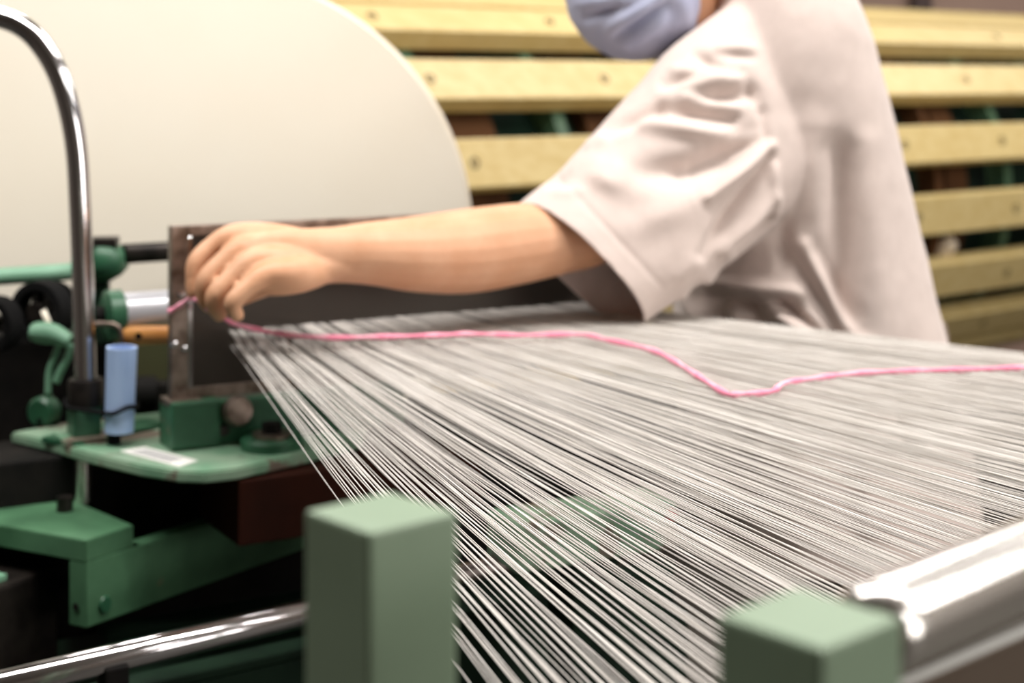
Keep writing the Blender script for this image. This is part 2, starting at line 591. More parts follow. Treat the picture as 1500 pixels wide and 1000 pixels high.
hold = empty('reed_holder', MP(0.03, 0, -TABLE), 'green cast block bolted to the table under the reed', 'holder')
mbox('block', UL - 0.013, 0.19, -0.022, 0.018, -TABLE, ZB - 0.002, M['green'], hold, 0.003)
mbox('cheek', UL - 0.014, UL + 0.036, 0.010, 0.026, -TABLE + 0.001, ZB + 0.002, M['green'], hold, 0.003)
mbox('cap_strip', UL - 0.014, UL + 0.02, -0.016, 0.020, ZB - 0.004, ZB + 0.0025, M['steel'], hold, 0.001)
lathe('clamp_knob', MP(UL + 0.052, 0.018, -TABLE + 0.033), NN + Vector((0, 0, 0.15)), [(0, 0), (0, 0.013), (0.012, 0.016), (0.02, 0.013), (0.022, 0)], M['steel'], hold, 20)
lathe('bolt', MP(UL + 0.04, 0.018, -TABLE + 0.015), NN, [(0, 0), (0, 0.006), (0.006, 0.006), (0.006, 0)], M['darksteel'], hold, 6)

pc = plane_pt(398, 655, TABLE)
cl = empty('oval_clamp', pc, 'oval green clamp plate with a bolt, on the table by the reed', 'clamp')
lathe('plate', pc, (0, 0, 1), [(0, 0), (0, 0.031), (0.008, 0.031), (0.011, 0.027), (0.011, 0)], M['green'], cl, 32)
lathe('washer', pc + Vector((0, 0, 0.011)), (0, 0, 1), [(0, 0), (0, 0.019), (0.004, 0.019), (0.004, 0)], M['steel'], cl, 24)
lathe('nut', pc + Vector((0, 0, 0.015)), (0, 0, 1), [(0, 0), (0, 0.010), (0.010, 0.010), (0.010, 0)], M['blackish'], cl, 6)

# ------------------------------------------------------------------ chrome pipe with collar
PY = 1.60
pipe = empty('chrome_pipe', plane_pt(125, 640, TABLE), 'shiny chrome pipe bent into a hook above the table', 'pipe')
pp_ = [(-128, 585), (-125, 300), (-122, 190), (-108, 110), (-72, 52), (-28, 27), (10, 29), (48, 52), (80, 98), (100, 155), (112, 220), (117, 300), (121, 400), (124, 500), (126, 585)]
path = spline([tuple(P(x, y, PY)) for x, y in pp_], 8)
tube('bent_tube', path, 0.0112, M['chrome'], pipe, 24, up=(0, 1, 0))
cb = P(126, 592, PY)
lathe('collar', (cb.x, PY, P(0, 593, PY).z), (0, 0, 1), [(0, 0), (0, 0.0178), (0.024, 0.0182), (0.027, 0.0165), (0.027, 0.012), (0.020, 0.0115), (0.02, 0)], M['darksteel'], pipe, 28)
box('socket', (cb.x - 0.002, PY, (P(0, 592, PY).z + H - TABLE) / 2), (0.028, 0.03, P(0, 592, PY).z - H + TABLE), M['green'], pipe, TH, 0.002)
box('foot_plate', (cb.x, PY, H - TABLE + 0.003), (0.055, 0.045, 0.006), M['greenpale'], pipe, TH, 0.001)
cb2 = P(-128, 592, PY)
box('far_socket', (cb2.x, PY, (P(0, 590, PY).z) / 2), (0.03, 0.03, P(0, 590, PY).z), M['green'], pipe, TH, 0.002)
br = spline([tuple(P(x, y, PY + 0.02)) for x, y in [(128, 474), (150, 474), (166, 475), (175, 482), (178, 496), (178, 512)]], 6)
tube('bent_pin', br, 0.0028, M['steel'], pipe, 8)

# ------------------------------------------------------------------ blue tube, tie, wooden handle
BY = 1.575
b0, b1 = P(174.5, 632, BY), P(178.5, 508, BY)
blue = empty('blue_tube', P(174, 648, BY), 'pale blue tube strapped upright beside the chrome pipe', 'tube')
lathe('shell', b0, b1 - b0, [(0.0, 0.0), (0.0, 0.0145), (0.045, 0.0147), ((b1 - b0).length, 0.0152), ((b1 - b0).length, 0.0125), ((b1 - b0).length - 0.03, 0.012), ((b1 - b0).length - 0.03, 0)],
      M['blue'], blue, 28)
lathe('peg', plane_pt(167, 650, TABLE) * 1.0, (0, 0, 1), [(0, 0), (0, 0.007), (0.016, 0.007), (0.016, 0)], M['rubber'], blue, 12)
tp = []
ca, cbx = P(126, 588, PY), P(176, 586, BY)
for k in range(40):
    a = 2 * math.pi * k / 40
    dirv = Vector((math.cos(a), math.sin(a), 0))
    ctr = ca if dirv.dot((ca - cbx)) > 0 else cbx
    r = 0.0205 if ctr is ca else 0.0165
    tp.append(ctr + dirv * r)
zc = P(150, 588, PY).z
tp = [Vector((p.x, p.y, zc - 0.001 + 0.003 * math.sin(i * 0.4))) for i, p in enumerate(tp)]
tie = tube('cable_tie', tp + [tp[0]], (0.0022), M['rubber'], None, 8, cap=False)
tag(tie, 'thin black strap looped around the pipe collar and blue tube', 'strap')
hy = 1.63
hp = spline([(tuple(P(x, y, hy)) + (r,)) for x, y, r in [(179, 492, 0.004), (182, 492, 0.0085), (195, 492, 0.0102), (215, 491, 0.0098), (245, 490, 0.0095), (290, 488, 0.0092)]], 5)
wh = tube('wooden_handle', [q[:3] for q in hp], [(0.006, q[3]) for q in hp], M['wood'], None, 16)
tag(wh, 'orange wooden handle with a drilled hole, poking out behind the reed', 'handle')
lathe('drilled_hole', P(203, 492, hy - 0.0068), (0, -1, 0), [(0, 0), (0, 0.0036), (0.0012, 0.0036), (0.0012, 0.0028), (0.0006, 0.0026), (0.0006, 0)], M['rubber'], wh, 14)

# ------------------------------------------------------------------ rods and rollers behind the reed
rail = empty('green_rail', P(60, 400, 1.78), 'green round rail with a cast knuckle and dark shaft behind the pipe', 'rail')
tube('green_bar', [P(-200, 418, 1.70), P(60, 401, 1.78), P(150, 394, 1.80)], 0.0098, M['railgreen'], rail, 16)
kx = P(152, 384, 1.79)
bm = bmesh.new()
v, f = tube_data([P(128, 384, 1.78), P(138, 384, 1.785), P(160, 382, 1.79), P(176, 381, 1.80), P(186, 380, 1.80)], [0.010, 0.022, 0.023, 0.017, 0.010], 20)
bv = [bm.verts.new(q) for q in v]
for q in f:
    bm.faces.new([bv[i] for i in q])
from_bm('knuckle', bm, M['green'], rail, True)
box('knuckle_cap', P(152, 356, 1.79), (0.032, 0.03, 0.014), M['darksteel'], rail, 0.1, 0.002)
tube('shaft', [P(180, 372, 1.80), P(340, 362, 1.88), P(430, 357, 1.93)], 0.0115, M['darksteel'], rail, 16)
box('arm', P(148, 440, 1.80), (0.018, 0.02, 0.10), M['greendark'], rail, 0.1, 0.003)

gr = empty('guide_roller', P(220, 443, 1.76), 'grey guide roller with a green flange behind the reed', 'roller')
g0 = MP(-0.100, -0.105, -0.244)
gl = 0.60
lathe('barrel', g0 + D * 0.02, D, [(0, 0), (0, 0.0225), (gl, 0.0225), (gl, 0)], mat('grey_roller', (190, 190, 196), 0.3, 0.3), gr, 32)
lathe('flange', g0, D, [(0, 0), (0, 0.020), (0.003, 0.0262), (0.018, 0.0262), (0.020, 0.0225), (0.020, 0)], M['green'], gr, 32)
lathe('axle', g0 - D * 0.03, D, [(0, 0), (0, 0.010), (0.04, 0.010), (0.04, 0)], M['blackish'], gr, 16)

for i, (px, py, rr, Yw, lab) in enumerate([(62, 455, 45, 1.74, 'black belt wheel with an open centre behind the chrome pipe'),
                                            (-8, 475, 42, 1.70, 'black belt wheel cut off by the left edge, behind the levers')]):
    c = P(px, py, Yw)
    r = rr * Yw / F
    wl = empty('belt_wheel', c, lab, 'wheel', 'black belt wheels')
    ax = Vector((0.35, 1, 0))
    lathe('rim', c - ax * 0.012, ax, [(0, r * 0.72), (0, r * 0.98), (0.006, r), (0.018, r), (0.024, r * 0.98), (0.024, r * 0.72), (0, r * 0.72)], M['rubber'], wl, 36)
    lathe('hub', c - ax * 0.014, ax, [(0, 0), (0, r * 0.3), (0.028, r * 0.3), (0.028, 0)], M['darksteel'], wl, 20)
    s_, u_ = ax.normalized().cross(Vector((0, 0, 1))), Vector((0, 0, 1))
    for k in range(3):
        a = math.radians(100 + 120 * k)
        dv = s_ * math.cos(a) + u_ * math.sin(a)
        tube('spoke', [c + dv * r * 0.25, c + dv * r * 0.8], 0.0045, M['blackish'], wl, 8)
    if i == 0:
        lathe('backing_plate', c + ax * 0.02, ax, [(0, 0), (0, r * 0.9), (0.004, r * 0.9), (0.004, 0)], M['blackish'], wl, 30)
        sp = tube('pale_strip', [c + ax * (-0.022) + (P(82, 450, Yw) - c), c + ax * (-0.022) + (P(95, 482, Yw) - c)], 0.0035, M['cream'], wl, 8)
        sp['label'] = 'pale cream strip'

LY = 1.67
lev = empty('lever', P(70, 560, LY), 'pale green cast lever with two slotted arms left of the pipe', 'lever')
hd = spline([tuple(P(x, y, LY)) for x, y in [(46, 486), (60, 487), (80, 490), (103, 500)]], 5)
tube('head', hd, [(0.011, 0.006 + 0.006 * math.sin(math.pi * min(1, i / (len(hd) - 1) * 0.8 + 0.15))) for i in range(len(hd))], M['railgreen'], lev, 16)
tube('arm', spline([tuple(P(x, y, LY)) for x, y in [(88, 500), (80, 522), (72, 545), (70, 580)]], 5), 0.0036, M['railgreen'], lev, 10)
tube('arm', spline([tuple(P(x, y, LY)) for x, y in [(104, 504), (98, 525), (88, 545), (82, 560)]], 5), 0.0042, M['railgreen'], lev, 10)
c = P(66, 600, LY)
lathe('foot', P(66, 602, LY) - Vector((0.004, 0.01, 0)), (0.3, 1, 0), [(0, 0), (0, 0.013), (0.004, 0.0165), (0.018, 0.0165), (0.02, 0)], M['green'], lev, 20)
box('foot_stem', (c.x, LY, (P(0, 612, LY).z + H - TABLE) / 2), (0.02, 0.02, P(0, 606, LY).z - H + TABLE), M['greendark'], lev, TH)

bush = empty('bushing', P(215, 580, 1.72), 'small dark bushing with a worn pale rim, behind the blue tube', 'bushing')
lathe('barrel', P(228, 575, 1.76), (-1, -0.3, 0.02), [(0, 0), (0, 0.019), (0.028, 0.019), (0.028, 0)], M['blackish'], bush, 20)
lathe('boss', P(212, 572, 1.76), (-1, -0.3, 0.02), [(0, 0), (0, 0.013), (0.015, 0.011), (0.015, 0)], M['greenpale'], bush, 20)
box('bracket', P(222, 605, 1.77), (0.05, 0.03, 0.07), M['blackish'], bush, 0.1)

# ------------------------------------------------------------------ green saddle bracket and rail at lower left
SB = 0.42
sd = empty('saddle_bracket', plane_pt(126, 792, SB), 'heavy green cast bracket straddling a rail below the table', 'bracket')
A = plane_pt(126, 792, SB)
cc = [plane_pt(x, y, SB) for x, y in [(126, 792), (-70, 757), (-20, 712), (60, 712), (196, 769)]]
prism('top_plate', cc, 0.020, M['bracket'], sd, 0.001)
e1 = (plane_pt(-70, 757, SB) - A).normalized()
e2 = (plane_pt(449, 803, 0.5) - plane_pt(126, 920, 0.5)).normalized()


def skew_box(name, o, a, b, z0, z1, m, parent, bevel=0.003):
    """prism with base corners o, o+a, o+a+b, o+b between z0 and z1 (dz)"""
    pts = [o, o + a, o + a + b, o + b]
    pts = [Vector((p.x, p.y, H + z1)) for p in pts]
    return prism(name, pts, z1 - z0, m, parent, bevel)


skew_box('leg', A, e1 * 0.021, e2 * 0.07, -0.500, -SB - 0.0201, M['bracket'], sd, 0.001)
skew_box('beam', A + e2 * 0.0005 + e1 * 0.001, e1 * 0.02, e2 * 0.30, -0.500, -SB - 0.0201, M['bracket'], sd, 0.001)
q = A + e1 * 0.012
lathe('screw_hole', Vector((q.x, q.y - 0.0, H - 0.482)) + Vector((0.0, -0.0005, 0)), Vector((e2.x * -1, e2.y * -1, 0)), [(0, 0), (0, 0.0035), (0.001, 0.0035), (0.001, 0)], M['blackish'], sd, 12)
q = A + e2 * 0.022
lathe('boss', Vector((q.x, q.y, H - 0.484)), Vector((-e1.x, -e1.y, 0)), [(0, 0), (0, 0.008), (0.002, 0.007), (0.002, 0)], M['green'], sd, 16)
tp_ = plane_pt(95, 748, SB)
lathe('stud', tp_, (0, 0, 1), [(0, 0), (0, 0.008), (0.014, 0.008), (0.014, 0)], M['darksteel'], sd, 12)

sr = empty('slide_rail', P(20, 900, 1.42), 'dark slide rail with a green strip under the bracket', 'rail')
q0 = P(84, 830, 1.45)
tube_pts = [P(-160, 878, 1.34), P(30, 845, 1.45), P(84, 832, 1.48)]
bm = bmesh.new()
a0, a1 = P(-220, 905, 1.30), P(86, 818, 1.50)
dv = Vector((a1.x - a0.x, a1.y - a0.y, 0)).normalized()
nv = Vector((dv.y, -dv.x, 0))
ang = math.atan2(dv.y, dv.x)
zt = H - 0.462
ctr = Vector(((a0.x + a1.x) / 2, (a0.y + a1.y) / 2, zt - 0.06)) - nv * 0.05
L = Vector((a1.x - a0.x, a1.y - a0.y, 0)).length
box('rail_body', ctr, (L, 0.10, 0.12), M['darksteel'], sr, ang, 0.004)
ct2 = Vector(((a0.x + a1.x) / 2, (a0.y + a1.y) / 2, zt + 0.003)) - nv * 0.034 - dv * 0.03
box('green_strip', ct2, (L - 0.05, 0.05, 0.006), M['railgreen'], sr, ang, 0.001)
box('pedestal', ctr + Vector((0, 0, -0.06 - (zt - 0.12) / 2)), (L * 0.8, 0.09, zt - 0.12), M['blackish'], sr, ang, 0.004)

ra, rb = P(-120, 1033, 1.21), P(335, 924, 1.355)
rv = (rb - ra).normalized()
rod = empty('chrome_rod', (ra + rb) / 2, 'polished chrome rod running along the bottom left of the machine', 'rod')
tube('bar', [ra - rv * 0.2, rb + rv * 0.35], 0.0118, M['chrome'], rod, 28)
for s in (0.6, 1.05):
    q = ra.lerp(rb, s) if s < 1 else rb + rv * 0.12
    box('holder', (q.x, q.y, q.z - 0.02), (0.02, 0.03, 0.035), M['blackish'], rod, TH, 0.002)
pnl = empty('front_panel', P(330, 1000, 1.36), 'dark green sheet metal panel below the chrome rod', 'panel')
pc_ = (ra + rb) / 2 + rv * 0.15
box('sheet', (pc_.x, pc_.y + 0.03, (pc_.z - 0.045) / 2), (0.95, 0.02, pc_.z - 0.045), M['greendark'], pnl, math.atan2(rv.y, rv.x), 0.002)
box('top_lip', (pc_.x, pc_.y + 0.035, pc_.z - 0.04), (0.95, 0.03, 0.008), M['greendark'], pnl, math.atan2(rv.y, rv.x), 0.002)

# green cross beam with buttons, seen through the yarns
cbm = empty('control_bar', P(840, 760, 1.25), 'pale green control bar glimpsed through the yarns, with a red button', 'bar')
cbm['kind'] = 'thing'
k0, k1 = P(735, 760, 1.42), P(966, 712, 1.50)
kd = (Vector((k1.x - k0.x, k1.y - k0.y, 0))).normalized()
kc = (k0 + k1) / 2
box('bar', (kc.x, kc.y, H - 0.415), ((k1 - k0).length, 0.06, 0.045), M['greenpale'], cbm, math.atan2(kd.y, kd.x), 0.004)
box('pillar', (kc.x, kc.y, (H - 0.4385) / 2), (0.05, 0.05, H - 0.4385), M['greendark'], cbm, math.atan2(kd.y, kd.x), 0.004)
kn = Vector((kd.y, -kd.x, 0))
e = Vector((k1.x, k1.y, H - 0.405)) + kn * 0.030
lathe('red_button', e - kd * 0.008, kn, [(0, 0), (0, 0.006), (0.005, 0.005), (0.006, 0)], M['red'], cbm, 14)
lathe('teal_button', e - kd * 0.03 - Vector((0, 0, 0.008)), kn, [(0, 0), (0, 0.006), (0.005, 0.005), (0.006, 0)], M['teal'], cbm, 14)

# ------------------------------------------------------------------ the warp sheet
ws = empty('warp_sheet', MP(0.2, 0.3, -SHEET), 'sheet of white warp yarns fanning from the reed towards the chrome roller', 'yarn sheet')
EA = plane_pt(711, 1000, SHEET)
far = plane_pt(1500, 525, SHEET)
fd = Vector((far.x - R1.x, far.y - R1.y, 0))
# end line through EA along D
det = fd.x * (-D.y) + D.x * fd.y
bx, by = EA.x - R1.x, EA.y - R1.y
kq = (bx * (-D.y) + D.x * by) / det
EB = Vector((R1.x + fd.x * kq, R1.y + fd.y * kq, EA.z))
NY = 900
us = []
rr = random.Random(3)
t = 0.0
while t < 1.0:
    n = rr.choice([2, 3, 4, 5, 7, 9, 12])
    pitch = 1.0 / NY
    for _ in range(n):
        us.append(t)
        t += pitch * rr.uniform(0.8, 1.2) * (2.2 if t < 0.06 else 1.3 if t < 0.16 else 1.0)
    t += pitch * rr.choice([0.2, 0.4, 0.7, 1.1]) * (2.0 if t < 0.12 else 1.0)
us = [x for x in us if x <= 1]


def yarn_data(t, i):
    r = R0.lerp(R1, t)
    e0 = EA.lerp(EB, t)
    layer = rr.random()
    zr = 0.012 if layer < 0.45 else (-0.004 if layer < 0.9 else 0.004)
    a = r + Vector((rr.uniform(-.0005, .0005), 0, zr + rr.uniform(-.001, .001)))
    e = r + (e0 - r) * 1.12 + D * rr.uniform(-.004, .004)
    e.z = EA.z + rr.uniform(-.004, .004) - (0.014 if layer > 0.6 else 0)
    b = a - NN * 0.107 + D * (0.0)
    b.z = H - 0.244 + 0.0222
    mid = a.lerp(e, 0.5)
    mid.z -= rr.uniform(0.0, 0.004)
    rad = rr.uniform(0.00027, 0.00040)
    return tube_data([b, a, a.lerp(e, 0.12) + Vector((0, 0, -zr * 0.35)), mid, e], rad, 5, cap=False)


# the 300 yarns that show largest are those nearest the viewer (small t); the rest are one part
cut = 300
sv, sf = [], []
for i, t in enumerate(us):
    v, f = yarn_data(t, i)
    if i < cut:
        mesh_obj('yarn', v, f, M['yarn'] if rr.random() < 0.75 else M['yarn2'], ws, True)
    else:
        b = len(sv)
        sv += v
        sf += [tuple(x + b for x in q) for q in f]
tag(mesh_obj('yarns', sv, sf, M['yarn'], ws, True), kind='stuff')
EA2, EB2 = R0 + (EA - R0) * 1.12, R1 + (EB - R1) * 1.12
gd = tube('guide_rod', [EA2 - D * 0.05 + Vector((0, 0, -0.012)), EB2 + D * 0.05 + Vector((0, 0, -0.012))], 0.009, M['steel'], None, 14)
tag(gd, 'thin steel rod under the yarns, in front below the chrome roller', 'rod')

# ------------------------------------------------------------------ sage posts and chrome roller in front
for (px, py, Yp, lab) in [(558, 748, 0.50, 'square sage green post in front, left of the two'),
                          (1186, 902, 0.42, 'square sage green post in front, at the end of the chrome roller')]:
    c = P(px, py, Yp)
    pst = box('post', (c.x, c.y, c.z / 2), (0.0348, 0.0348, c.z), M['sage'], None, math.radians(42), 0.0016)
    tag(pst, lab, 'post', 'sage posts')
ra0 = P(1300, 845, 0.47)
ra1 = P(1500, 765, 0.148 * F / (765 - HZ))
rdv = Vector((ra1.x - ra0.x, ra1.y - ra0.y, 0)).normalized()
rl = empty('chrome_roller', ra0, 'thick polished chrome roller at lower right, behind the second post', 'roller')
RR = 0.0148
base = Vector((ra0.x, ra0.y, H - 0.148 - RR)) - rdv * 0.012
lathe('barrel', base, rdv, [(0, 0), (0, RR * 0.7), (0.0015, RR * 0.85), (0.004, RR * 0.945), (0.008, RR * 0.985), (0.013, RR), (0.7, RR), (0.703, RR - 0.003), (0.703, 0)], M['roller'], rl, 64)
lathe('bearing', base - rdv * 0.022, rdv, [(0, 0), (0, 0.009), (0.022, 0.009), (0.022, 0)], M['blackish'], rl, 32)
q = base + rdv * 0.72
box('far_bearing', q, (0.04, 0.05, 0.05), M['blackish'], rl, math.atan2(rdv.y, rdv.x))
e0, e1_ = plane_pt(1360, 985, 0.182), plane_pt(1490, 930, 0.182)
bd = Vector((e1_.x - e0.x, e1_.y - e0.y, 0)).normalized()
bn = Vector((-bd.y, bd.x, 0))
ba = math.atan2(bd.y, bd.x)
bm_c = e0 + bd * (0.76 / 2 - 0.028)
beam = empty('support_bar', (bm_c.x, bm_c.y, 0), 'grey brown steel bar running just under the chrome roller', 'bar')
beam['kind'] = 'thing'
bx = box('bar', Vector((bm_c.x, bm_c.y, H - 0.182 - 0.030)) + bn * 0.03, (0.76, 0.06, 0.06), M['beam'], beam, ba, 0.002)
box('edge_glint', Vector((bm_c.x, bm_c.y, H - 0.1815)) + bn * 0.0012, (0.76, 0.004, 0.003), M['lampm'], beam, ba, 0.0006)  # pale strip painted in as the highlight along the bar's edge
box('far_post', Vector((bm_c.x, bm_c.y, (H - 0.245) / 2)) + bd * 0.34 + bn * 0.03, (0.035, 0.035, H - 0.245), M['sage'], beam, ba)

# ------------------------------------------------------------------ pink cord
pk = [(246, 457), (262, 449), (279, 438)]
pts = [tuple(P(246, 457, 1.52)), tuple(P(262, 448, 1.52)), tuple(P(282, 437, 1.515)), tuple(P(305, 452, 1.50)), tuple(P(328, 466, 1.50)), tuple(P(350, 476, 1.55))]
for (x, y) in [(400, 487), (470, 494), (560, 493), (640, 491), (690, 489), (760, 491), (850, 490), (890, 498), (950, 511), (985, 527), (1022, 550), (1062, 575), (1085, 577),
               (1130, 573), (1150, 561), (1200, 553), (1262, 546), (1340, 543), (1420, 541), (1520, 538), (1640, 536)]:
    pts.append(tuple(plane_pt(x, y, SHEET - (0.0165 - 0.009 * min(1, max(0, (x - 600) / 500))))))
pth = spline(pts, 8)
pc = tube('pink_cord', pth, [0.0024 + 0.0005 * math.sin(i * 0.9) for i in range(len(pth))], M['pink'], None, 10)
tag(pc, 'pink cord pinched in the hand and wavering across the white yarns', 'cord')

# ------------------------------------------------------------------ the person
person = empty('person', (0.42, 1.95, 0), 'person in a pale pink t-shirt and face mask reaching a bare arm over the yarns', 'person')


def remeshed(name, parts, voxel, m, parent, smooth_it=6):
    vs, fs = [], []
    for v, f in parts:
        b = len(vs)
        vs += [tuple(x) for x in v]
        fs += [tuple(i + b for i in q) for q in f]
    me = bpy.data.meshes.new('tmp')
    me.from_pydata(vs, [], fs)
    o = bpy.data.objects.new('tmp', me)
    COL.objects.link(o)
    bm = bmesh.new()
    bm.from_mesh(me)
    bmesh.ops.recalc_face_normals(bm, faces=bm.faces)
    bm.to_mesh(me)
    bm.free()
    r = o.modifiers.new('r', 'REMESH')
    r.mode = 'VOXEL'
    r.voxel_size = voxel
    if smooth_it:
        s = o.modifiers.new('s', 'SMOOTH')
        s.factor = 0.5
        s.iterations = smooth_it
    dg = bpy.context.evaluated_depsgraph_get()
    me2 = bpy.data.meshes.new_from_object(o.evaluated_get(dg))
    bpy.data.objects.remove(o)
    me2.name = name
    me2.materials.clear()
    me2.materials.append(m)
    me2.shade_smooth()
    ob = bpy.data.objects.new(name, me2)
    COL.objects.link(ob)
    ob.parent = parent
    ob.location = -Vector(parent.location)
    return ob


def limb(ctrl, segs=20, n=6, up=(0, 0, 1)):
    """ctrl: (px, py, Y, r_up_px, r_side_px)"""
    s = spline([tuple(P(c[0], c[1], c[2])) + (c[3] * c[2] / F, (c[4] if len(c) > 4 else c[3]) * c[2] / F) for c in ctrl], n)
    return tube_data([q[:3] for q in s], [(q[4], q[3]) for q in s], segs, up)


def ball(c, r, seg=14, rings=10):
    if not isinstance(r, (tuple, list)):
        r = (r, r, r)
    v, f = [], []
    for i in range(rings + 1):
        a = math.pi * i / rings
        for k in range(seg):
            b = 2 * math.pi * k / seg
            v.append(Vector(c) + Vector((r[0] * max(math.sin(a), 1e-3) * math.cos(b), r[1] * max(math.sin(a), 1e-3) * math.sin(b), r[2] * math.cos(a))))
    for i in range(rings):
        for k in range(seg):
            k2 = (k + 1) % seg
            f.append((i * seg + k, i * seg + k2, (i + 1) * seg + k2, (i + 1) * seg + k))
    f.append(tuple(range(seg - 1, -1, -1)))
    f.append(tuple(rings * seg + k for k in range(seg)))
    return v, f


# arm
arm = limb([(1150, 140, 1.87, 60), (1060, 200, 1.80, 56), (960, 272, 1.735, 54), (878, 332, 1.712, 52), (818, 347, 1.695, 55), (750, 358, 1.665, 60), (680, 368, 1.632, 62),
            (610, 372, 1.592, 56), (545, 371, 1.565, 47), (495, 373, 1.545, 42, 34), (455, 376, 1.532, 43, 31), (420, 376, 1.52, 42, 26), (385, 374, 1.512, 33, 18), (362, 374, 1.508, 20, 11), (345, 376, 1.508, 8, 5)])
elbow = ball(P(826, 366, 1.70), 0.022)
fing = []


def finger(ctrl, n=5):
    s = spline([tuple(P(c[0], c[1], c[2])) + (c[3],) for c in ctrl], n)
    fing.append(tube_data([q[:3] for q in s], [q[3] for q in s], 14))


# metacarpal + finger chains (px, py, depth, radius)
finger([(520, 366, 1.555, 0.008), (470, 361, 1.545, 0.013), (405, 351, 1.54, 0.0160), (345, 347, 1.535, 0.0138), (312, 361, 1.53, 0.0106), (289, 384, 1.523, 0.0102), (285, 408, 1.52, 0.0090), (285, 428, 1.518, 0.0082), (287, 439, 1.517, 0.0050)])
finger([(520, 370, 1.550, 0.008), (470, 369, 1.533, 0.013), (405, 364, 1.523, 0.0155), (357, 365, 1.516, 0.0136), (326, 385, 1.508, 0.0108), (303, 409, 1.502, 0.0103), (299, 428, 1.502, 0.0090), (303, 444, 1.504, 0.0082), (306, 450, 1.505, 0.0050)])
finger([(520, 376, 1.545, 0.008), (470, 381, 1.529, 0.013), (415, 381, 1.507, 0.0150), (371, 384, 1.497, 0.0134), (342, 405, 1.490, 0.0107), (318, 429, 1.484, 0.0102), (315, 446, 1.486, 0.0089), (323, 461, 1.492, 0.0080), (327, 467, 1.494, 0.0050)])
finger([(520, 380, 1.540, 0.008), (470, 391, 1.525, 0.013), (425, 399, 1.495, 0.0145), (389, 403, 1.484, 0.0124), (363, 421, 1.475, 0.0096), (343, 440, 1.470, 0.0090), (342, 452, 1.472, 0.0078), (348, 463, 1.478, 0.0068), (351, 468, 1.480, 0.0045)])
# thumb on the far side, closing against the index finger
finger([(470, 388, 1.54, 0.012), (405, 403, 1.535, 0.0170), (362, 425, 1.525, 0.0130), (330, 440, 1.520, 0.0108), (306, 446, 1.514, 0.0088), (297, 446, 1.512, 0.0050)])
palm = ball(P(402, 374, 1.522), (0.034, 0.018, 0.020), 18, 12)
heel = limb([(510, 388, 1.535, 12), (470, 394, 1.530, 24), (435, 403, 1.505, 27), (400, 410, 1.498, 24), (375, 416, 1.495, 16)])

# torso core, neck, head
torso = limb([(1230, 800, 1.95, 90, 140), (1230, 700, 1.95, 110, 165), (1215, 560, 1.95, 115, 175), (1190, 400, 1.95, 120, 180), (1165, 250, 1.95, 120, 195), (1150, 120, 1.95, 100, 210), (1140, 40, 1.95, 80, 190), (1120, -30, 1.94, 50, 110)], up=(-1, 0, 0))
HEADY = 1.86
neck = limb([(1120, 10, 1.94, 62), (1075, -15, 1.91, 62), (1020, -50, 1.88, 62), (980, -70, 1.87, 60)])
Fw = Vector((-0.80, -0.33, -0.42)).normalized()
Rt = Fw.cross(Vector((0, 0, 1))).normalized()
Up = Rt.cross(Fw).normalized()
hc = P(985, -72, HEADY + 0.01)


def HL(f, r, u):
    return hc + Fw * f + Rt * r + Up * u


def head_map(part):
    v, f = part
    return [HL(*q) for q in v], f


skull = head_map(ball((-0.012, 0, 0.03), (0.096, 0.076, 0.092), 28, 20))
jaw = head_map(ball((0.030, 0, -0.055), (0.055, 0.056, 0.058), 20, 14))
cheek = head_map(ball((0.035, 0, -0.01), (0.058, 0.062, 0.062), 20, 14))
nose = head_map(tube_data([Vector((0.082, 0, 0.03)), Vector((0.096, 0, 0.008)), Vector((0.104, 0, -0.014)), Vector((0.094, 0, -0.022))], [0.008, 0.010, 0.013, 0.008], 12))
brow = head_map(tube_data([Vector((0.070, -0.045, 0.040)), Vector((0.082, -0.018, 0.044)), Vector((0.082, 0.018, 0.044)), Vector((0.070, 0.045, 0.040))], [0.006, 0.009, 0.009, 0.006], 10))
face_fill = ball(P(933, -18, 1.848), 0.068, 24, 18)
lips = head_map(tube_data([Vector((0.078, -0.022, -0.05)), Vector((0.088, 0, -0.048)), Vector((0.078, 0.022, -0.05))], [0.004, 0.007, 0.004], 10))
ears = []
for s in (-1, 1):
    ears.append(head_map(ball((-0.012, s * 0.078, 0.002), (0.020, 0.008, 0.032), 14, 10)))
# far arm, hanging on the far side, slightly bent
rarm = limb([(1140, 110, 2.08, 50), (1150, 200, 2.10, 45), (1160, 300, 2.09, 42), (1130, 370, 2.06, 38), (1100, 415, 2.03, 30), (1080, 435, 2.02, 30, 18), (1062, 450, 2.02, 32, 14), (1050, 460, 2.02, 22, 9)])
rf = []
for k in range(4):
    yy = 1.995 + 0.017 * k
    rf.append(limb([(1062, 448, yy, 10), (1044, 458, yy, 9.5), (1030, 468, yy, 8.5), (1024 + 3 * abs(k - 1.5), 478, yy, 6)], 10, 4))
rf.append(limb([(1075, 440, 1.985, 13), (1050, 450, 1.975, 11), (1036, 462, 1.975, 8)], 10, 4))
legs = []
for yy in (1.86, 2.04):
    legs.append(tube_data([(0.42, yy, 0.86), (0.44, yy, 0.68), (0.43, yy, 0.48), (0.455, yy, 0.30), (0.46, yy, 0.09), (0.44, yy, 0.05), (0.36, yy, 0.03)],
                          [0.085, 0.078, 0.056, 0.055, 0.038, 0.036, 0.025], 16))
body = remeshed('body', [arm, elbow, palm, heel, torso, neck, skull, jaw, cheek, nose, brow, lips, face_fill, rarm] + ears + fing + rf + legs, 0.0023, M['skin'], person, 3)

for s in (-1, 1):
    v, f = head_map(ball((0.070, s * 0.031, 0.022), (0.011, 0.013, 0.009), 14, 10))
    mesh_obj('eye', v, f, M['eye'], person, True)
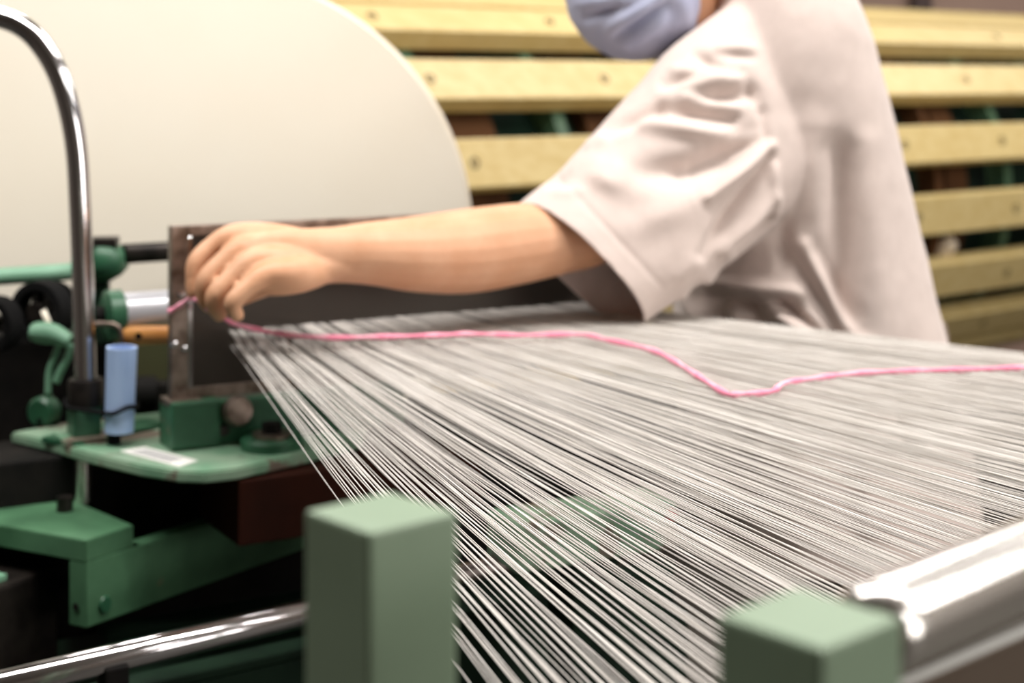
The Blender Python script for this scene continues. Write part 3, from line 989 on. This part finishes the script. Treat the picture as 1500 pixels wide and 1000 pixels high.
# hair cap
v, f = ball((-0.018, 0, 0.038), (0.102, 0.083, 0.095), 40, 28)
v = [Vector(q) for q in v]
keep = [q for q in f if all((v[i].z > 0.045 or v[i].x < -0.045) and v[i].x < 0.06 and v[i].z > -0.045 for i in q)]
hv = []
for q in v:
    n_ = noise.noise(Vector((q.x * 90, q.y * 90, q.z * 20)))
    hv.append(HL(*(q * (1 + 0.02 * n_))))
hair = mesh_obj('hair', hv, keep, M['hair'], person, True)
sm = hair.modifiers.new('solid', 'SOLIDIFY')
sm.thickness = 0.006


# cloth folds: ridges (+) and valleys (-) along lines of the cloth
def fold(verts, normals, lines, facing=True):
    out = np.array(verts, float)
    nn = np.array(normals, float)
    px = 750 + F * out[:, 0] / out[:, 1]
    py = HZ + F * (H - out[:, 2]) / out[:, 1]
    tot = np.zeros(len(out))
    for (x0, y0, x1, y1, wd, am) in lines:
        dx, dy = x1 - x0, y1 - y0
        L2 = dx * dx + dy * dy
        t = ((px - x0) * dx + (py - y0) * dy) / L2
        tc = np.clip(t, 0, 1)
        d2 = (px - x0 - tc * dx) ** 2 + (py - y0 - tc * dy) ** 2
        fade = np.where((t > 0) & (t < 1), 0.55 + 0.45 * np.sin(np.pi * tc), 0.55)
        tot += am * np.exp(-d2 / (2 * wd * wd)) * fade
    wgt = np.clip((-nn[:, 1] + 0.15) / 0.4, 0, 1) if facing else 1.0
    return out + nn * (tot * wgt)[:, None]


def cloth_obj(name, grid, m, parent, lines, closed=True, thick=0.0022, noise_amp=0.0015, sub=1):
    """grid: rows of points (rings), made into an open tube with thickness"""
    n, k = len(grid), len(grid[0])
    v = [p for row in grid for p in row]
    f = []
    for i in range(n - 1):
        for j in range(k if closed else k - 1):
            j2 = (j + 1) % k
            f.append((i * k + j, i * k + j2, (i + 1) * k + j2, (i + 1) * k + j))
    me = bpy.data.meshes.new(name)
    me.from_pydata([tuple(q) for q in v], [], f)
    bm = bmesh.new()
    bm.from_mesh(me)
    bmesh.ops.recalc_face_normals(bm, faces=bm.faces)
    c = sum((x.co for x in bm.verts), Vector()) / len(bm.verts)
    if sum((x.normal.dot(x.co - c) for x in bm.verts)) < 0:
        bmesh.ops.reverse_faces(bm, faces=bm.faces)
    bm.to_mesh(me)
    bm.free()
    me.update()
    vv = np.array([x.co[:] for x in me.vertices])
    nn = np.array([x.normal[:] for x in me.vertices])
    vv = fold(vv, nn, lines)
    for i, x in enumerate(me.vertices):
        q = Vector(vv[i])
        a = noise.noise(q * 14) * noise_amp + noise.noise(q * 37) * noise_amp * 0.4
        x.co = q + Vector(nn[i]) * a
    me.materials.append(m)
    me.shade_smooth()
    o = bpy.data.objects.new(name, me)
    COL.objects.link(o)
    o.parent = parent
    if parent.type == 'EMPTY':
        o.location = -Vector(parent.location)
    s = o.modifiers.new('solid', 'SOLIDIFY')
    s.thickness = thick
    s.offset = -1
    return o


# shirt body: horizontal slices (row, front px, back px, half depth)
SL = [(-92, 1098, 1150, 0.050), (-82, 1080, 1172, 0.095), (-62, 1062, 1196, 0.145), (-30, 1045, 1221, 0.182), (0, 1034, 1238, 0.198), (50, 1016, 1259, 0.210), (100, 1004, 1273, 0.213),
      (150, 998, 1288, 0.210), (230, 994, 1309, 0.200), (330, 990, 1334, 0.192), (420, 988, 1356, 0.194), (500, 992, 1378, 0.198), (600, 1012, 1400, 0.202),
      (700, 1030, 1417, 0.206), (780, 1034, 1424, 0.208), (830, 1036, 1428, 0.208)]
TY = 1.95
rows = spline(SL, 9)
grid = []
KS = 120
for (y, xl, xr, hd) in rows:
    c = P((xl + xr) / 2, y, TY)
    hx = (xr - xl) / 2 * TY / F
    ring = []
    for k in range(KS):
        a = 2 * math.pi * k / KS
        ca_, sa_ = math.cos(a), math.sin(a)
        pw = 2.35
        ring.append(Vector((c.x + hx * math.copysign(abs(ca_) ** (2 / pw), ca_), TY + hd * math.copysign(abs(sa_) ** (2 / pw), sa_), c.z)))
    grid.append(ring)
torso_lines = [
    (1230, 225, 1240, 520, 17, -0.022), (1268, 210, 1300, 500, 16, 0.008), (1196, 190, 1200, 330, 18, 0.008),
    (1176, 360, 1254, 500, 8, 0.014), (1162, 372, 1232, 500, 10, -0.012), (1200, 372, 1262, 480, 10, -0.010),
    (1132, 210, 1136, 330, 5, 0.006), (1146, 330, 1150, 390, 9, -0.010),
    (1040, 412, 1170, 428, 8, 0.014), (1030, 436, 1160, 452, 10, -0.016),
    (1005, 440, 1050, 495, 6, 0.010), (1035, 440, 1075, 495, 5, -0.012), (1065, 445, 1105, 495, 6, 0.010), (1095, 450, 1135, 495, 5, -0.012), (1110, 440, 1200, 500, 6, 0.012), (1140, 440, 1215, 500, 5, -0.012),
    (1262, 480, 1268, 780, 10, 0.008), (1236, 520, 1246, 780, 14, -0.010), (1330, 520, 1345, 780, 20, -0.006), (1150, 500, 1165, 780, 18, 0.008),
    (1090, 108, 1118, 165, 7, -0.007), (1118, 165, 1130, 225, 6, -0.007),
]

# near sleeve: (centre px, py, depth, long axis dir, half length px, half depth m)
SV = [(1150, 120, 1.86, 0.30, 0.954, 150, 0.085), (1108, 160, 1.818, 0.42, 0.907, 152, 0.080), (1060, 200, 1.785, 0.55, 0.835, 150, 0.074), (1010, 250, 1.760, 0.62, 0.785, 143, 0.068),
      (962, 296, 1.738, 0.68, 0.733, 136, 0.064), (908, 344, 1.715, 0.70, 0.714, 129, 0.060), (876, 367, 1.702, 0.703, 0.711, 127, 0.058), (852, 385, 1.694, 0.703, 0.711, 126, 0.060), (810, 424, 1.680, 0.703, 0.711, 124, 0.060)]
srows = spline(SV, 12)
sgrid = []
for (x, y, Yc, ux, uy, hl, hd) in srows:
    c = P(x, y, Yc)
    k_ = hl * Yc / F
    n_ = math.hypot(ux, uy)
    u_ = Vector((ux / n_, 0, -uy / n_))
    v_ = Vector((-0.25, 0.93, -0.23)).normalized()
    ring = []
    for k in range(96):
        a = 2 * math.pi * k / 96
        ca_, sa_ = math.cos(a), math.sin(a)
        pw = 2.3
        ring.append(c + u_ * (k_ * math.copysign(abs(ca_) ** (2 / pw), ca_)) + v_ * (hd * math.copysign(abs(sa_) ** (2 / pw), sa_)))
    sgrid.append(ring)
sl_lines = [
    (1022, 82, 1052, 96, 6, -0.010), (1056, 72, 1100, 72, 7, 0.006), (975, 124, 1024, 106, 6, -0.009), (990, 104, 1055, 112, 6, 0.006), (1050, 78, 1100, 84, 5, -0.006),
    (895, 196, 968, 158, 7, -0.013), (968, 158, 1072, 178, 8, -0.013), (1024, 146, 1100, 136, 8, -0.012), (1005, 126, 1085, 116, 7, 0.008),
    (945, 182, 1060, 198, 8, 0.010), (865, 212, 950, 172, 7, 0.007), (1000, 142, 1080, 158, 6, 0.007),
    (940, 255, 1010, 248, 15, -0.012), (1005, 255, 1105, 205, 14, -0.018), (1050, 215, 1125, 195, 8, 0.006),
    (1038, 288, 1126, 214, 7, 0.016), (1028, 372, 1128, 232, 7, -0.015), (1062, 368, 1130, 290, 8, 0.012), (1078, 362, 1128, 322, 6, -0.012),
    (862, 240, 940, 278, 18, 0.007), (870, 262, 900, 275, 8, 0.004), (1000, 405, 1045, 350, 10, 0.006), (930, 330, 1010, 300, 16, 0.006),
    (818, 258, 970, 420, 3, -0.0016), (806, 266, 828, 258, 7, -0.005), (800, 282, 850, 280, 6, 0.003),
]

def solid(g):
    k = len(g[0])
    v = [p for r in g for p in r]
    f = [(i * k + j, i * k + (j + 1) % k, (i + 1) * k + (j + 1) % k, (i + 1) * k + j) for i in range(len(g) - 1) for j in range(k)]
    f.append(tuple(range(k - 1, -1, -1)))
    f.append(tuple((len(g) - 1) * k + j for j in range(k)))
    return v, f


shirt = remeshed('t_shirt', [solid(grid), solid(sgrid)], 0.0032, M['shirt'], person, 22)
me = shirt.data
vv = np.array([x.co[:] for x in me.vertices])
nn = np.array([x.normal[:] for x in me.vertices])
FOLD = 1.0
vv = fold(vv, nn, [(q[0], q[1], q[2], q[3], q[4], q[5] * FOLD) for q in torso_lines + sl_lines])
for i, x in enumerate(me.vertices):
    q = Vector(vv[i])
    x.co = q + Vector(nn[i]) * (noise.noise(q * 14) * 0.0016 + noise.noise(q * 37) * 0.0006)
bm = bmesh.new()
bm.from_mesh(me)
cc_ = P(847, 390, 1.694)
u_ = Vector((0.703, 0, -0.711))
v_ = Vector((-0.33, 0.88, -0.31)).normalized()
cn = u_.cross(v_).normalized()
if cn.x > 0:
    cn = -cn
bmesh.ops.bisect_plane(bm, geom=list(bm.verts) + list(bm.edges) + list(bm.faces), plane_co=cc_, plane_no=cn)
hem = P(1200, 775, TY)
bmesh.ops.bisect_plane(bm, geom=list(bm.verts) + list(bm.edges) + list(bm.faces), plane_co=hem, plane_no=(0, 0, -1))
kill = []
for f in bm.faces:
    c = f.calc_center_median()
    px, py = proj(c)
    if (c - cc_).dot(cn) > 0 and px < 985 and py < 500:
        kill.append(f)
    elif c.z < hem.z:
        kill.append(f)
bmesh.ops.delete(bm, geom=kill, context='FACES')
bm.to_mesh(me)
bm.free()
me.shade_smooth()
sm = shirt.modifiers.new('solid', 'SOLIDIFY')
sm.thickness = 0.003
sm.offset = -1
# far sleeve
s2 = spline([(1140, 100, 2.06, 0.085), (1150, 170, 2.11, 0.085), (1155, 260, 2.14, 0.085), (1152, 330, 2.16, 0.09)], 6)
g2 = []
for (x, y, Yc, r) in s2:
    c = P(x, y, Yc)
    g2.append([c + Vector((r * math.cos(2 * math.pi * k / 40), r * 0.8 * math.sin(2 * math.pi * k / 40), 0.0)) for k in range(40)])
cloth_obj('sleeve', g2, M['shirt'], shirt, []).location = (0, 0, 0)
# collar
cg = []
for (dx, r) in [(-6, 72), (-2, 74), (4, 74), (8, 71)]:
    c = P(1062, -16, 1.905)
    ax = (P(1020, -50, 1.88) - P(1120, 10, 1.94)).normalized()
    s_ = ax.cross(Vector((0, 1, 0))).normalized()
    t_ = s_.cross(ax).normalized()
    cg.append([c + ax * (-dx * 0.0016) + (s_ * math.cos(2 * math.pi * k / 48) + t_ * math.sin(2 * math.pi * k / 48)) * (r * 1.9 / F) for k in range(48)])
cloth_obj('collar', cg, M['shirt'], shirt, [], noise_amp=0.0004).location = (0, 0, 0)

# face mask: puffed shell in front of the face
mcx, mcy, mY = 931, -16, 1.845
mc = P(mcx, mcy, mY)
Fm = Vector((-0.72, -0.62, -0.30)).normalized()
mgrid, NR_, NK = [], 40, 96
v, f = ball((0, 0, 0), 1.0, NK, 60)
zq = Fm.to_track_quat('Z', 'Y').to_matrix()
mv = []
for q in v:
    d = zq @ Vector(q)
    rad = 104 * mY / F
    mv.append(mc + Vector((d.x * rad * 0.985, d.y * rad * 0.92, d.z * rad)))
f = [q for q in f if len(q) == 4 and all(((mv[i] - mc).normalized()).dot(Fm) > -0.30 for i in q)]
used = sorted({i for q in f for i in q})
ix = {a: b for b, a in enumerate(used)}
mv = [mv[i] for i in used]
f = [tuple(ix[i] for i in q) for q in f]
mn = [(p - mc).normalized() for p in mv]
mv2 = fold(mv, mn, [
    (905, 50, 975, 6, 5, -0.010), (895, 40, 965, -4, 6, 0.009), (860, 26, 905, 8, 5, -0.009), (875, 10, 940, -6, 6, 0.004), (915, 62, 985, 30, 6, 0.004),
    (930, 70, 990, 50, 6, -0.003), (905, 60, 950, 78, 8, 0.003), (850, 5, 900, -4, 5, 0.004), (1000, 0, 1008, 50, 6, 0.004), (985, 10, 975, 60, 7, -0.003)])
mask = mesh_obj('face_mask', [Vector(p) for p in mv2], f, M['mask'], person, True)
for x in mask.data.vertices:
    x.co += (x.co - mc).normalized() * (noise.noise(Vector(x.co) * 60) * 0.0012)
sm = mask.modifiers.new('solid', 'SOLIDIFY')
sm.thickness = 0.0015
for s in (-1, 1):
    lp = spline([tuple(HL(0.03, s * 0.07, -0.02)), tuple(HL(0.0, s * 0.083, 0.02)), tuple(HL(-0.03, s * 0.084, 0.03)), tuple(HL(-0.034, s * 0.083, -0.01)), tuple(HL(0.02, s * 0.072, -0.05))], 6)
    tube('ear_loop', lp, 0.0015, M['paper'], mask, 6).location = (0, 0, 0)

# trousers and shoes
tr = []
for yy in (1.86, 2.04):
    tr.append(tube_data([(0.42, yy, 0.90), (0.43, yy, 0.70), (0.43, yy, 0.48), (0.455, yy, 0.30), (0.46, yy, 0.07)], [0.105, 0.10, 0.082, 0.076, 0.07], 20))
tr.append(tube_data([(0.41, 1.95, 0.80), (0.41, 1.95, 0.96)], [(0.12, 0.135), (0.12, 0.13)], 24, up=(1, 0, 0)))
remeshed('trousers', tr, 0.012, M['trousers'], person, 5)
for yy in (1.86, 2.04):
    v, f = tube_data([(0.51, yy, 0.045), (0.47, yy, 0.055), (0.40, yy, 0.05), (0.30, yy, 0.034), (0.255, yy, 0.028), (0.245, yy, 0.026)],
                     [(0.03, 0.042), (0.04, 0.054), (0.045, 0.049), (0.046, 0.033), (0.03, 0.024), (0.01, 0.01)], 18)
    mesh_obj('shoe', v, f, M['shoe'], person, True)
